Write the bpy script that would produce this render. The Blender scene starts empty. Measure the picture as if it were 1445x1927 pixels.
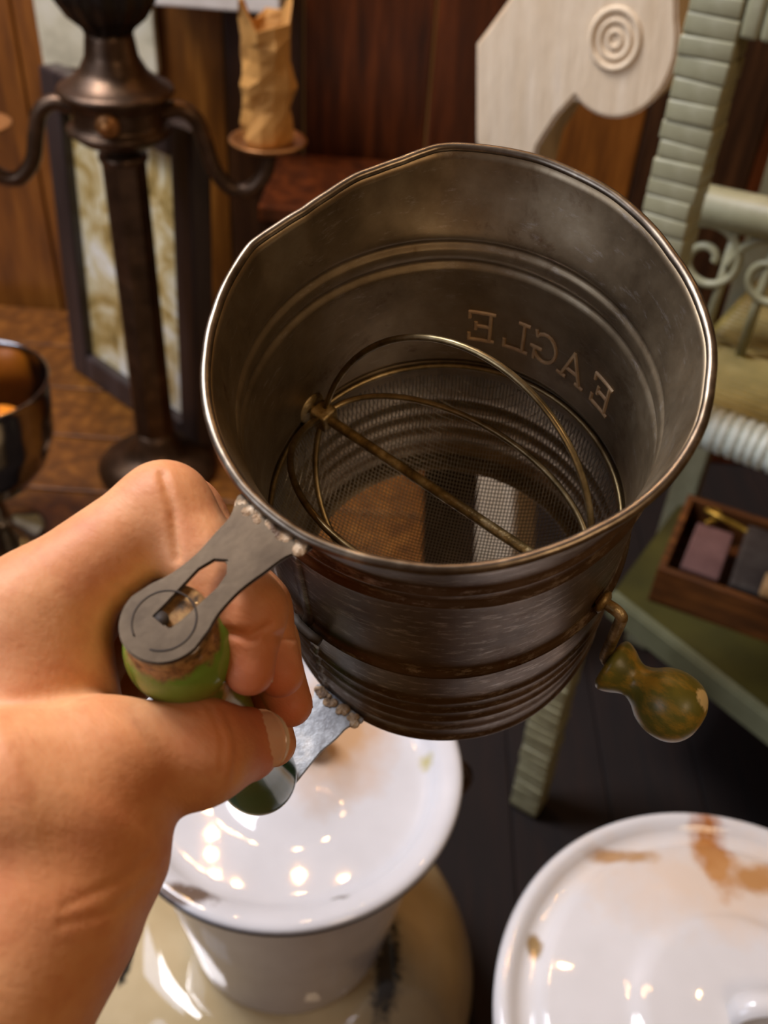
import bpy, bmesh, math, random
import numpy as np
from mathutils import Vector, Matrix

random.seed(7)
C = bpy.context.scene.collection
PI = math.pi
sc = bpy.context.scene

# ------------------------------------------------------------------ camera, world, light
cam_d = bpy.data.cameras.new('camera')
cam = bpy.data.objects.new('camera', cam_d)
C.objects.link(cam)
cam_d.sensor_fit = 'VERTICAL'
cam_d.sensor_height = 9.8
cam_d.sensor_width = 9.8 * 1445 / 1927
cam_d.lens = 9.8 * 1800 / 1927
cam_d.clip_start = 0.01
cam_d.clip_end = 30
cam.matrix_world = Matrix(((0.99718513, -0.07497873, 0, 0), (0.04769234, 0.63428775, -0.77162458, 0),
                           (0.05785543, 0.76945256, 0.63607822, 1.0), (0, 0, 0, 1)))
cam_d.dof.use_dof = True
cam_d.dof.focus_distance = 0.245
cam_d.dof.aperture_fstop = 4.0
sc.camera = cam

sc.view_settings.view_transform = 'Standard'
sc.view_settings.look = 'None'
sc.view_settings.gamma = 1
sc.view_settings.use_curve_mapping = False
sc.view_settings.exposure = 0.45
sc.cycles.use_denoising = True
sc.cycles.max_bounces = 8


def lin(c):
    if isinstance(c, str):
        c = [int(c[i:i + 2], 16) / 255 for i in (0, 2, 4)]
    return tuple((x / 12.92 if x <= 0.04045 else ((x + 0.055) / 1.055) ** 2.4) for x in c[:3]) + (1.0,)


W = bpy.data.worlds.new('world')
sc.world = W
W.use_nodes = True
W.node_tree.nodes['Background'].inputs[0].default_value = lin('96683a')
W.node_tree.nodes['Background'].inputs[1].default_value = 0.2


BULBS = [(-.42, 1.5, 2.15), (-.4, 1.42, 2.15), (-.39, 1.36, 2.15), (-.37, 1.3, 2.15), (-.31, 1.27, 2.15), (-.15, 1.32, 2.15), (-.03, 1.31, 2.15),
         (.35, 1.2, 2.2), (-.8, .9, 2.1), (.7, 1.1, 2.1)]


def area(name, loc, target, sx, sy, power, col):
    d = bpy.data.lights.new(name, 'AREA')
    d.shape = 'RECTANGLE'
    d.size, d.size_y = sx, sy
    d.energy = power
    d.color = lin(col)[:3]
    o = bpy.data.objects.new(name, d)
    C.objects.link(o)
    o.location = loc
    o.rotation_euler = (Vector(target) - Vector(loc)).to_track_quat('-Z', 'Y').to_euler()
    return o


area('window_light', (-1.2, 0.75, 2.0), (0.05, 0.3, 0.6), 0.7, 0.9, 12, 'd8e4ff')
area('window_light_front', (-1.7, -0.8, 1.5), (0, 0.3, 0.8), 1.0, 1.2, 12, 'd4e2ff')
area('soft_top_fill', (-0.8, 0.8, 2.2), (0.05, 0.3, 0.5), 0.5, 0.5, 24, 'f4f2fa')  # added soft light from upper left, brightens hand and lids; no lamp seen there
area('warm_front_fill', (0.9, -0.9, 2.1), (0.1, 0.5, 0.6), 0.4, 0.5, 5, 'ffdcb4')  # added warm fill from front right, for the bracket and the sifter's front
for k, (x, y, z) in enumerate(BULBS):
    d = bpy.data.lights.new('bulb_light', 'POINT')
    d.energy = 2.5
    d.color = lin('ffc27a')[:3]
    d.shadow_soft_size = 0.01
    o = bpy.data.objects.new('bulb_light', d)
    C.objects.link(o)
    o.location = (x, y, z)

# ------------------------------------------------------------------ materials


class NT:
    def __init__(s, name):
        m = bpy.data.materials.new(name)
        m.use_nodes = True
        s.m, s.t = m, m.node_tree
        s.b = s.t.nodes['Principled BSDF']

    def n(s, typ, **kw):
        x = s.t.nodes.new(typ)
        for k, v in kw.items():
            setattr(x, k, v)
        return x

    def l(s, a, b):
        s.t.links.new(a, b)

    def coord(s, scale=(1, 1, 1)):
        tc = s.n('ShaderNodeTexCoord')
        mp = s.n('ShaderNodeMapping')
        mp.inputs['Scale'].default_value = scale
        s.l(tc.outputs['Object'], mp.inputs['Vector'])
        return mp.outputs[0]

    def noise(s, scale, detail=4, rough=.6, stretch=(1, 1, 1), dist=0):
        x = s.n('ShaderNodeTexNoise')
        x.inputs['Scale'].default_value = scale
        x.inputs['Detail'].default_value = detail
        x.inputs['Roughness'].default_value = rough
        x.inputs['Distortion'].default_value = dist
        s.l(s.coord(stretch), x.inputs['Vector'])
        return x.outputs[0]

    def ramp(s, fac, stops):
        r = s.n('ShaderNodeValToRGB')
        e = r.color_ramp.elements
        while len(e) < len(stops):
            e.new(.5)
        for i, (p, c) in enumerate(stops):
            e[i].position = p
            e[i].color = lin(c) if isinstance(c, str) else (c, c, c, 1)
        s.l(fac, r.inputs[0])
        return r.outputs[0]

    def mix(s, fac, a, b):
        x = s.n('ShaderNodeMix', data_type='RGBA')
        for v, i in ((fac, 0), (a, 6), (b, 7)):
            if hasattr(v, 'links') or isinstance(v, bpy.types.NodeSocket):
                s.l(v, x.inputs[i])
            elif isinstance(v, str):
                x.inputs[i].default_value = lin(v)
            else:
                x.inputs[i].default_value = v
        return x.outputs[2]

    def math(s, op, a, b=0.0, c=None):
        x = s.n('ShaderNodeMath', operation=op)
        for v, i in ((a, 0), (b, 1)) + (((c, 2),) if c is not None else ()):
            if isinstance(v, bpy.types.NodeSocket):
                s.l(v, x.inputs[i])
            else:
                x.inputs[i].default_value = v
        return x.outputs[0]

    def spot(s, col, c, size, colour, wob=.35, nscale=60, soft=.15, strength=1.0):
        """a stain, chip, flush or painted shade: an ellipsoid in object space with a ragged edge"""
        tc = s.n('ShaderNodeTexCoord')
        mp = s.n('ShaderNodeMapping')
        mp.vector_type = 'TEXTURE'
        mp.inputs['Location'].default_value = c
        mp.inputs['Scale'].default_value = size if not isinstance(size, float) else (size,) * 3
        s.l(tc.outputs['Object'], mp.inputs['Vector'])
        ln = s.n('ShaderNodeVectorMath', operation='LENGTH')
        s.l(mp.outputs[0], ln.inputs[0])
        nz = s.noise(nscale, 3)
        v = s.math('ADD', ln.outputs['Value'], s.math('MULTIPLY', s.math('SUBTRACT', nz, .5), wob * 2))
        mr = s.n('ShaderNodeMapRange')
        mr.inputs[1].default_value = 1 + soft
        mr.inputs[2].default_value = 1 - soft
        mr.inputs[3].default_value = 0
        mr.inputs[4].default_value = strength
        s.l(v, mr.inputs[0])
        return s.mix(mr.outputs[0], col, colour)

    def bump(s, h, strength=.3, dist=.001):
        b = s.n('ShaderNodeBump')
        b.inputs['Strength'].default_value = strength
        b.inputs['Distance'].default_value = dist
        s.l(h, b.inputs['Height'])
        s.l(b.outputs[0], s.b.inputs['Normal'])

    def done(s, col=None, rough=None, metal=None, **kw):
        for v, k in ((col, 'Base Color'), (rough, 'Roughness'), (metal, 'Metallic')):
            if v is None:
                continue
            if isinstance(v, bpy.types.NodeSocket):
                s.l(v, s.b.inputs[k])
            elif isinstance(v, str):
                s.b.inputs[k].default_value = lin(v)
            else:
                s.b.inputs[k].default_value = v
        for k, v in kw.items():
            s.b.inputs[k.replace('_', ' ')].default_value = v
        return s.m


def plain(name, stops, scale=20, rough=.5, metal=0., stretch=(1, 1, 1), bump=0., bscale=None, bdist=.001, **kw):
    t = NT(name)
    n = t.noise(scale, 5, .6, stretch)
    col = t.ramp(n, stops)
    if bump:
        t.bump(t.noise(bscale or scale * 3, 4, .6, stretch), bump, bdist)
    return t.done(col, rough, metal, **kw)


def tin_material(name, stops, wear):
    t = NT(name)
    c = t.ramp(t.noise(35, 6, .65), stops)
    rust = t.ramp(t.noise(55, 6, .7, dist=.5), [(.58, 0.), (.72, .75)])
    c = t.mix(rust, c, '5a3a1c')
    worn = t.ramp(t.noise(110, 6, .75, (1, 1, 4)), [(.58 - wear * .05, 0.), (.72, .4 + wear * .4)])
    c = t.mix(worn, c, 'cfc6ba')
    r = t.ramp(t.noise(60, 5, .7), [(.3, .36), (.7, .52)])
    t.bump(t.noise(120, 5, .6), .12, .0006)
    return t.done(c, r, .88)


M = {}
M['tin'] = tin_material('old_tin_inside', [(.3, '75634a'), (.5, '907d60'), (.7, 'a8977a')], 0)
M['tin_outside'] = tin_material('tarnished_tin_outside', [(.3, '54422f'), (.5, '6c5844'), (.7, '847060')], 1)
M['tin_rim'] = plain('rubbed_tin_rim', [(.35, '5f5242'), (.55, '857866'), (.7, 'b8a88c')], 90, .34, .95)
M['strap'] = plain('tin_strap', [(.3, '463a2c'), (.6, '5c4e3c'), (.75, '48351c')], 70, .45, .8, bump=.06)
M['strap_grey'] = plain('galvanised_strap', [(.3, '77787a'), (.55, 'a8aaaa'), (.75, 'dcd9d2')], 120, .5, .35, bump=.3)
M['solder'] = plain('crusty_solder', [(.35, '5c442c'), (.5, '9a7c58'), (.7, 'd2bc9c')], 260, .6, .3, bump=1.0, bscale=500)
M['wire'] = plain('tarnished_wire', [(.3, '5a4a2c'), (.55, '94805a'), (.75, 'b8a680')], 120, .36, .9)
M['axle'] = plain('rusty_axle', [(.3, '4f3d20'), (.5, '8e7648'), (.7, 'cbb88e')], 160, .45, .75, bump=.4, bscale=500)
M['screen'] = plain('screen_wire', [(.3, '8f8778'), (.7, 'b9b3a8')], 60, .38, .85)
M['letter'] = plain('rubbed_letter', [(.3, 'a8845a'), (.7, 'c8a678')], 200, .5, .1)
M['dark_groove'] = plain('dark_groove', [(.3, '2a2118'), (.7, '3d3224')], 200, .7, .3)


def handle_material():
    t = NT('green_handle_paint')
    c = t.ramp(t.noise(60, 4), [(.3, '5a7426'), (.6, '708f34'), (.8, '7c9a3c')])
    sx = t.n('ShaderNodeSeparateXYZ')
    tc = t.n('ShaderNodeTexCoord')
    t.l(tc.outputs['Object'], sx.inputs[0])
    z = t.math('ADD', sx.outputs[2], t.math('MULTIPLY', t.math('SUBTRACT', t.noise(260, 4), .5), .006))
    m = t.n('ShaderNodeMapRange')
    m.inputs[1].default_value, m.inputs[2].default_value = .1232, .1246
    t.l(z, m.inputs[0])
    wood = t.ramp(t.noise(320, 5, .7), [(.35, '3f2d16'), (.5, '8a6434'), (.7, 'b08a50')])
    c = t.mix(m.outputs[0], c, wood)
    low = t.n('ShaderNodeMapRange')
    low.inputs[1].default_value, low.inputs[2].default_value = .075, .03
    t.l(sx.outputs[2], low.inputs[0])
    c = t.mix(low.outputs[0], c, '2f5a30')
    chip = t.ramp(t.noise(240, 5, .6), [(.68, 0.), (.73, .8)])
    c = t.mix(chip, c, '2b2a16')
    r = t.mix(m.outputs[0], (.2, .2, .2, 1), (.75, .75, .75, 1))
    return t.done(c, r, 0., Coat_Weight=.5, Coat_Roughness=.12)


M['handle'] = handle_material()


def knob_material():
    t = NT('green_knob_paint')
    c = t.ramp(t.noise(80, 4), [(.3, '5b5a24'), (.6, '77742e'), (.8, '8a7a34')])
    gold = t.ramp(t.noise(220, 5, .7, (1, .35, 1)), [(.46, 0.), (.62, .75)])
    c = t.mix(gold, c, 'b08a30')
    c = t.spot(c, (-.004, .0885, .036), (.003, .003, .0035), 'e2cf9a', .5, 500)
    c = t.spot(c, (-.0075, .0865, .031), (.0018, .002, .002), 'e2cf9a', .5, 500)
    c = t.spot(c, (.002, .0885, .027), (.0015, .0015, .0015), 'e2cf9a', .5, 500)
    t.bump(t.noise(500, 4), .15, .0004)
    return t.done(c, .38, 0.)


M['knob'] = knob_material()


def skin_material():
    t = NT('skin')
    c = t.ramp(t.noise(45, 4, .6), [(.3, 'c98252'), (.5, 'd69462'), (.7, 'e2a674')])
    blot = t.ramp(t.noise(110, 4, .6), [(.5, 0.), (.75, .45)])
    c = t.mix(blot, c, 'bb6a42')
    # redder fingertips
    for p in ((.084, .012, .1135), (.084, .013, .095), (.085, .013, .077), (.088, .015, .09)):
        c = t.spot(c, p, .014, 'd2704c', .2, 90, .6, .55)
    h1 = t.math('ADD', t.noise(700, 4, .65, (1, .45, .6)), t.math('MULTIPLY', t.noise(160, 3, .6, (1, .4, .6)), 1.2))
    t.bump(h1, .32, .0007)
    return t.done(c, .56, 0., Specular_IOR_Level=.35, Subsurface_Weight=.25, Subsurface_Scale=.004, Subsurface_Radius=(1., .35, .2))


M['skin'] = skin_material()
M['nail'] = plain('nail', [(.3, 'e0a684'), (.7, 'e8b496')], 60, .2, Subsurface_Weight=.2, Subsurface_Scale=.002)
M['nail_tip'] = plain('nail_tip', [(.3, 'e2bf9c'), (.7, 'ebcdae')], 60, .5)

M['enamel_dark_edge'] = plain('chipped_edge', [(.3, '14161c'), (.7, '2a2c33')], 60, .35)


def enamel(name, base, stains):  # stains: real stains and chips, plus the stock lid's painted shade
    t = NT(name)
    c = t.ramp(t.noise(14, 3), [(.3, base[0]), (.7, base[1])])
    for s in stains:
        c = t.spot(c, *s)
    return t.done(c, .035, 0.)


M['pail_lid'] = enamel('white_enamel_pail', ('c2c1c0', 'cccbca'), [
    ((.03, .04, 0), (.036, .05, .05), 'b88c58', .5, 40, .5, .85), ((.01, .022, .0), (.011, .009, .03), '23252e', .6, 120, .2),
    ((-.055, -.105, 0), (.02, .007, .02), '6b5a4c', .7, 150, .3), ((-.078, -.082, 0), (.006, .006, .02), '55504a', .6, 200, .3),
    ((.045, -.094, 0), (.006, .004, .02), '6b6356', .6, 200, .3), ((.099, .018, 0), (.005, .007, .02), 'b0a878', .6, 200, .4)])
M['pail'] = enamel('grey_white_enamel', ('aaa098', 'bab0a8'), [((.03, -.1, -.16), (.06, .06, .012), '8f8a8c', .6, 60, .5)])
M['cream'] = enamel('cream_enamel', ('b09a70', 'c2ae86'), [
    ((-.112, -.045, .19), (.005, .016, .03), '2a2620', .7, 120, .2), ((.107, -.045, .197), (.012, .05, .014), '3a352e', .8, 160, .3),
    ((-.16, -.04, .08), (.03, .05, .02), 'a8823c', .6, 60, .5), ((-.148, -.075, .165), (.014, .014, .03), '23201c', .7, 120, .2)])
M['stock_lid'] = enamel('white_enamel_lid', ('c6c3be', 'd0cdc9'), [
    ((.006, .118, 0), (.012, .034, .03), '9a5a1c', .7, 70, .35), ((.035, .098, 0), (.02, .012, .03), '8e5216', .8, 80, .4),
    ((-.058, .112, 0), (.022, .006, .03), '9c7a58', .6, 90, .4), ((-.123, .045, 0), (.005, .008, .03), '8f7650', .5, 120, .3),
    ((.03, .09, 0), (.10, .035, .04), 'd8ae78', .7, 45, .5, .4)])  # last spot: shade over the lid's far side, painted in as tan
M['stock_pot'] = enamel('white_enamel_pot', ('c4beb6', 'ccc7c0'), [])

M['bronze'] = plain('dark_bronze', [(.3, '3a2a1c'), (.6, '5a4431'), (.8, '7c6248')], 40, .38, .75, bump=.1)
M['dark_bronze'] = plain('blackened_bronze', [(.3, '1c1510'), (.7, '2e231a')], 40, .42, .5)
M['copper'] = plain('bobeche_copper', [(.3, '8a5a2c'), (.7, 'b07a44')], 50, .4, .6)
M['paper'] = plain('brown_kraft_paper', [(.3, 'b07a34'), (.7, 'c8924a')], 30, .75, bump=.2, bscale=60)
M['frame'] = plain('dark_frame', [(.3, '2a211e'), (.6, '3a2f2c'), (.8, '4c413e')], 30, .35, stretch=(1, 1, .2))


def sampler_material():
    t = NT('mottled_cream_panel')
    c = t.ramp(t.noise(14, 5, .65, dist=.8), [(.32, '6e5a2e'), (.45, 'b69a5c'), (.55, 'd8c99c'), (.68, 'eeeadc')])
    return t.done(c, .25)


M['sampler'] = sampler_material()
M['cream_board'] = plain('cream_paint', [(.3, 'a8a082'), (.5, 'd2caaa'), (.7, 'e2dcc4')], 16, .6)
M['white_board'] = plain('white_paint', [(.3, 'cfc4b4'), (.7, 'e8dfd2')], 20, .6)


def wood(name, a, b, c, rough=.4, scale=9, stretch=(6, 6, .6)):
    return plain(name, [(.3, a), (.52, b), (.72, c)], scale, rough, 0., stretch, bump=.12, bscale=scale * 4, bdist=.002)


M['wood_orange'] = wood('orange_pine', '5e3410', '864e18', 'a06426')
M['wood_red'] = wood('red_mahogany', '2c1408', '4a220c', '683212', .28)
M['wood_dark'] = wood('dark_walnut', '24140a', '3a2210', '52331a')
M['wood_brown'] = wood('brown_oak', '4a2a0c', '6a3f12', '8a5820', .35)
M['floor'] = wood('dark_floor', '0e0602', '180b04', '221106', .9, 7, (6, .6, 6))
M['corbel'] = plain('chalky_white_paint', [(.3, 'd8bf9a'), (.6, 'e6d0ae'), (.8, 'eedcc0')], 18, .7, 0., (3, 3, .5), bump=.5, bscale=40, bdist=.003)
M['wicker'] = plain('sage_green_paint', [(.3, '868260'), (.6, '9a9674'), (.8, 'aaa688')], 30, .45, bump=.2, bscale=120)
M['wicker_edge'] = plain('pale_sage_paint', [(.3, 'a9ae9c'), (.6, 'c0c5b6'), (.8, 'd4d8cc')], 60, .45)  # whiter than the rest of the stand, for the seat edge
M['wicker_olive'] = plain('olive_paint', [(.3, '6a5c20'), (.6, '857334'), (.8, '9a8a50')], 30, .5, bump=.3, bscale=90)
M['shelf_green'] = plain('green_shelf_paint', [(.3, '34300c'), (.6, '423d11'), (.8, '504a1a')], 14, .5)
M['shelf_rail'] = plain('pale_green_rail', [(.3, '5e5f44'), (.7, '74765a')], 20, .5)
M['crate'] = wood('crate_wood', '3a1f08', '5c330e', '7a481a', .5, 14, (1, 6, 6))
M['tinbox'] = plain('grey_tin_box', [(.3, '4a423c'), (.5, '5e544c'), (.7, '6f665c')], 25, .35, .6)
M['plum'] = plain('plum_card', [(.3, '5a3c36'), (.7, '74524a')], 30, .6)
M['brass'] = plain('brass_ribbon', [(.3, '8a6a20'), (.7, 'b08a34')], 60, .35, .7)
M['cork'] = plain('tan_cork', [(.3, 'a87c48'), (.7, 'c49a64')], 80, .7)
M['steel'] = plain('polished_steel', [(.3, '8a8480'), (.7, 'a8a29c')], 20, .14, 1.)
M['orange'] = plain('orange_peel', [(.3, 'd8760e'), (.7, 'ee9420')], 20, .45, bump=.3, bscale=260)

# ------------------------------------------------------------------ mesh helpers


def mesh(name, v, f, mat=None, parent=None, smooth=True, loc=None):
    me = bpy.data.meshes.new(name)
    me.from_pydata([tuple(map(float, p)) for p in v], [], [tuple(map(int, q)) for q in f])
    me.update()
    if smooth:
        me.polygons.foreach_set('use_smooth', [True] * len(me.polygons))
    o = bpy.data.objects.new(name, me)
    if mat:
        me.materials.append(M[mat] if isinstance(mat, str) else mat)
    C.objects.link(o)
    if parent:
        o.parent = parent
    if loc is not None:
        o.location = loc
    return o


def thing(name, label, cat, loc=(0, 0, 0), rot=(0, 0, 0), group=None):
    o = bpy.data.objects.new(name, None)
    o.empty_display_size = .02
    C.objects.link(o)
    o.location = loc
    o.rotation_euler = rot
    return tag(o, label, cat, group)


def tag(o, label, cat, group=None):
    o['label'], o['category'] = label, cat
    if group:
        o['group'] = group
    return o


def box(x0, x1, y0, y1, z0, z1, bev=0.0):
    bm = bmesh.new()
    bmesh.ops.create_cube(bm, size=1)
    for v in bm.verts:
        v.co = Vector(((x0 + x1) / 2 + v.co.x * (x1 - x0), (y0 + y1) / 2 + v.co.y * (y1 - y0), (z0 + z1) / 2 + v.co.z * (z1 - z0)))
    if bev:
        bmesh.ops.bevel(bm, geom=bm.edges[:], offset=bev, segments=2, affect='EDGES', profile=.6)
    v = [tuple(x.co) for x in bm.verts]
    bm.verts.index_update()
    f = [[x.index for x in q.verts] for q in bm.faces]
    bm.free()
    return v, f


def join(*vfs):
    V, F = [], []
    for v, f in vfs:
        n = len(V)
        V += [tuple(p) for p in v]
        F += [[i + n for i in q] for q in f]
    return V, F


def lathe(prof, seg=64, axis='z', c=(0, 0, 0), rfun=None, closed=False):
    """prof: list of (r, h)"""
    V, F = [], []
    n = len(prof)
    for j in range(seg):
        t = 2 * PI * j / seg
        for k, (r, h) in enumerate(prof):
            if rfun:
                r, h = rfun(t, r, h, k)
            if axis == 'z':
                V.append((c[0] + r * math.cos(t), c[1] + r * math.sin(t), c[2] + h))
            else:  # y
                V.append((c[0] + r * math.cos(t), c[1] + h, c[2] - r * math.sin(t)))
    m = n if closed else n - 1
    for j in range(seg):
        a, b = j * n, ((j + 1) % seg) * n
        for k in range(m):
            k2 = (k + 1) % n
            F.append((a + k, b + k, b + k2, a + k2))
    return V, F


def dense(prof, step):
    """resample a profile so that a lathe shades smoothly"""
    out = [prof[0]]
    for a, b in zip(prof, prof[1:]):
        d = math.hypot(b[0] - a[0], b[1] - a[1])
        k = max(1, int(d / step))
        out += [(a[0] + (b[0] - a[0]) * i / k, a[1] + (b[1] - a[1]) * i / k) for i in range(1, k + 1)]
    return out


def spline(pts, n=8, closed=False):
    P = [Vector(p) for p in pts]
    out = []
    N = len(P)
    for i in range(N if closed else N - 1):
        if closed:
            p0, p1, p2, p3 = P[i - 1], P[i], P[(i + 1) % N], P[(i + 2) % N]
        else:
            p0, p1, p2, p3 = P[max(i - 1, 0)], P[i], P[i + 1], P[min(i + 2, N - 1)]
        for k in range(n):
            t = k / n
            out.append(.5 * ((2 * p1) + (p2 - p0) * t + (2 * p0 - 5 * p1 + 4 * p2 - p3) * t * t + (3 * p1 - p0 - 3 * p2 + p3) * t ** 3))
    if not closed:
        out.append(P[-1])
    return out


def tube(pts, r, seg=10, closed=False, caps=True):
    P = [Vector(p) for p in pts]
    N = len(P)
    R = r if callable(r) else (lambda s: r)
    V, F = [], []
    up = None
    for i in range(N):
        if closed:
            d = P[(i + 1) % N] - P[i - 1]
        else:
            d = P[min(i + 1, N - 1)] - P[max(i - 1, 0)]
        d.normalize()
        if up is None:
            up = d.orthogonal().normalized()
        else:
            up = (up - d * up.dot(d)).normalized()
        s = d.cross(up)
        rr = R(i / max(N - 1, 1))
        for k in range(seg):
            a = 2 * PI * k / seg
            V.append(P[i] + (up * math.cos(a) + s * math.sin(a)) * rr)
    for i in range(N if closed else N - 1):
        a, b = i * seg, ((i + 1) % N) * seg
        for k in range(seg):
            F.append((a + k, a + (k + 1) % seg, b + (k + 1) % seg, b + k))
    if caps and not closed:
        F.append(tuple(range(seg))[::-1])
        F.append(tuple((N - 1) * seg + k for k in range(seg)))
    return V, F


def extrude_poly(outer, holes, t, bev=0.0):
    """flat plate in XY with holes, thickness t in +Z; concave outlines are fine"""
    bm = bmesh.new()
    edges = []
    for loop in [outer] + holes:
        vs = [bm.verts.new((p[0], p[1], 0)) for p in loop]
        for a, b in zip(vs, vs[1:] + vs[:1]):
            edges.append(bm.edges.new((a, b)))
    bmesh.ops.triangle_fill(bm, use_beauty=True, use_dissolve=False, edges=edges)
    for f in bm.faces:
        if f.normal.z < 0:
            f.normal_flip()
    ret = bmesh.ops.extrude_face_region(bm, geom=bm.faces[:])
    for g in ret['geom']:
        if isinstance(g, bmesh.types.BMVert):
            g.co.z += t
    bmesh.ops.recalc_face_normals(bm, faces=bm.faces[:])
    if bev:
        sharp = [e for e in bm.edges if len(e.link_faces) == 2 and e.calc_face_angle(0) > 1.0]
        bmesh.ops.bevel(bm, geom=sharp, offset=bev, segments=2, affect='EDGES')
    bm.verts.index_update()
    v = [tuple(x.co) for x in bm.verts]
    f = [[x.index for x in q.verts] for q in bm.faces]
    bm.free()
    return v, f


def xf(vf, mat):
    v, f = vf
    return [tuple(mat @ Vector(p)) for p in v], f


def share(name, src, parent, loc, rot=(0, 0, 0), scale=(1, 1, 1)):
    o = bpy.data.objects.new(name, src.data)
    C.objects.link(o)
    o.parent = parent
    o.location, o.rotation_euler, o.scale = loc, rot, scale
    return o


# ------------------------------------------------------------------ setting: floor, walls
def structure(name):
    o = bpy.data.objects.new(name, None)
    o.empty_display_size = .05
    C.objects.link(o)
    o['kind'] = 'structure'
    return o


flo = structure('floor')
v, f = box(-.0595, .0595, -.8, 1.0, -.03, 0, .003)
p0 = mesh('plank', v, f, 'floor', flo, False, (-1.2, 1.0, 0))
for i in range(1, 21):
    share('plank', p0, flo, (-1.2 + i * .12, 1.0, random.uniform(-.002, 0)))

wal = structure('wall_back')
WY = 1.42
edges = [-1.3, -1.1, -.9, -.72, -.56, -.45, -.27, -.16, .02, .2, .33, .5, .7, .95, 1.25]
mats = ['wood_brown', 'wood_brown', 'wood_orange', 'wood_orange', 'wood_orange', 'wood_brown', 'wood_dark', 'wood_red', 'wood_red',
        'wood_orange', 'wood_dark', 'wood_red', 'wood_dark', 'wood_dark']
for k, (a, b) in enumerate(zip(edges, edges[1:])):
    v, f = box(a + .0015, b - .0015, WY + random.uniform(0, .006), WY + .03, 0, 1.7, .003)
    mesh('plank', v, f, mats[k], wal, False)

# ------------------------------------------------------------------ bench, chest, boards at the back
BZ = .235
be = thing('low_bench', 'dark brown plank bench carrying the candelabra, steel compote and dark framed panel', 'bench', (-.45, 1.1, 0))
for k in range(5):
    v, f = box(-.55, .50, -.29 + k * .115, -.29 + k * .115 + .112, BZ - .028, BZ, .003)
    mesh('plank', v, f, 'wood_brown', be, False)
for sx in (-.5, .45):
    for sy in (-.24, .22):
        v, f = box(sx - .025, sx + .025, sy - .025, sy + .025, 0, BZ - .028, .003)
        mesh('leg', v, f, 'wood_dark', be, False)

ch = thing('wooden_chest', 'low dark reddish chest against the wall behind the sifter rim', 'chest', (-.035, 1.30, BZ))
v, f = box(-.15, .08, -.09, .10, 0, .25, .004)
mesh('carcass', v, f, 'wood_dark', ch, False)
v, f = box(-.158, .088, -.1, .105, .25, .272, .004)
mesh('lid', v, f, 'wood_red', ch, False)

cb = mesh('painted_board', *box(-.08, .08, -.01, .01, 0, .22, .003), 'cream_board', None, False, (-.44, 1.41, .602))
tag(cb, 'cream painted board with greyish stains hung on the wall above the dark frame', 'board')
ws = thing('wall_shelf', 'white painted shelf board fixed high on the back wall behind the candelabra', 'shelf', (-.2, WY, .712))
mesh('board', *box(-.14, .025, -.12, 0, 0, .03, .003), 'white_board', ws, False)

# ------------------------------------------------------------------ dark framed panel behind the candelabra
a, b = Vector((-.467, 1.214)), Vector((-.241, 1.017))
yaw = math.atan2(b.y - a.y, b.x - a.x)
fl = (b - a).length
fr = thing('framed_panel', 'dark wooden frame with mottled cream panel leaning behind the candelabra post', 'frame', (a.x, a.y, BZ), (math.radians(-3), 0, yaw))
FH, FW = .42, .038
for (x0, x1, z0, z1, nm) in ((0, FW, 0, FH, 'stile'), (fl - FW, fl, 0, FH, 'stile'), (FW, fl - FW, 0, FW, 'rail'), (FW, fl - FW, FH - FW, FH, 'rail')):
    mesh(nm, *box(x0, x1, -.012, .016, z0, z1, .004), 'frame', fr, False)
mesh('panel', *box(FW - .004, fl - FW + .004, .002, .010, FW - .004, FH - FW + .004), 'sampler', fr, False)

# ------------------------------------------------------------------ candelabra
cd = thing('candelabra', 'dark bronze candelabra with octagonal post and curved arms on the bench', 'candelabra', (-.297, .985, BZ))
Z0 = BZ
up = lambda z: z - Z0
mesh('base', *lathe(dense([(0, 0), (.075, 0), (.075, .008), (.06, .02), (.035, .03), (.026, .05), (.0235, .06), (0, .06)], .01), 48), 'bronze', cd)
mesh('post', *lathe([(0, .06), (.0245, .06), (.0235, up(.640)), (0.0, up(.640))], 8), 'bronze', cd, False)
mesh('post_collar', *lathe(dense([(.0, up(.634)), (.0245, up(.634)), (.0255, up(.637)), (.0245, up(.641)), (.016, up(.643)), (.016, up(.650)), (0, up(.650))], .004), 48), 'bronze', cd)
mesh('arm_cup', *lathe(dense([(0, up(.646)), (.020, up(.648)), (.040, up(.655)), (.0515, up(.664)), (.0525, up(.668)), (.045, up(.672)), (.045, up(.692)),
                        (.049, up(.695)), (.050, up(.701)), (0, up(.701))], .004), 64), 'bronze', cd)
mesh('neck', *lathe(dense([(0, up(.699)), (.055, up(.700)), (.0575, up(.703)), (.056, up(.7065)), (.046, up(.711)), (.034, up(.721)), (.026, up(.735)), (.0235, up(.752)), (.0225, up(.757)), (0, up(.757))], .004), 64), 'bronze', cd)


def flute(t, r, h, k):
    return r * (1 + .05 * math.cos(t * 14)), h


mesh('finial', *lathe(dense([(0, up(.755)), (.022, up(.755)), (.024, up(.76)), (.036, up(.77)), (.046, up(.786)), (.048, up(.81)), (.04, up(.85)), (.015, up(.88)), (0, up(.885))], .005), 112, rfun=flute), 'dark_bronze', cd)
st = mesh('rosette', *lathe(dense([(0, -.011), (.004, -.010), (.0055, -.006), (.011, -.004), (.012, 0), (0, 0)], .002), 32, 'y', (.002, -.0455, up(.683))), 'copper', cd)


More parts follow.
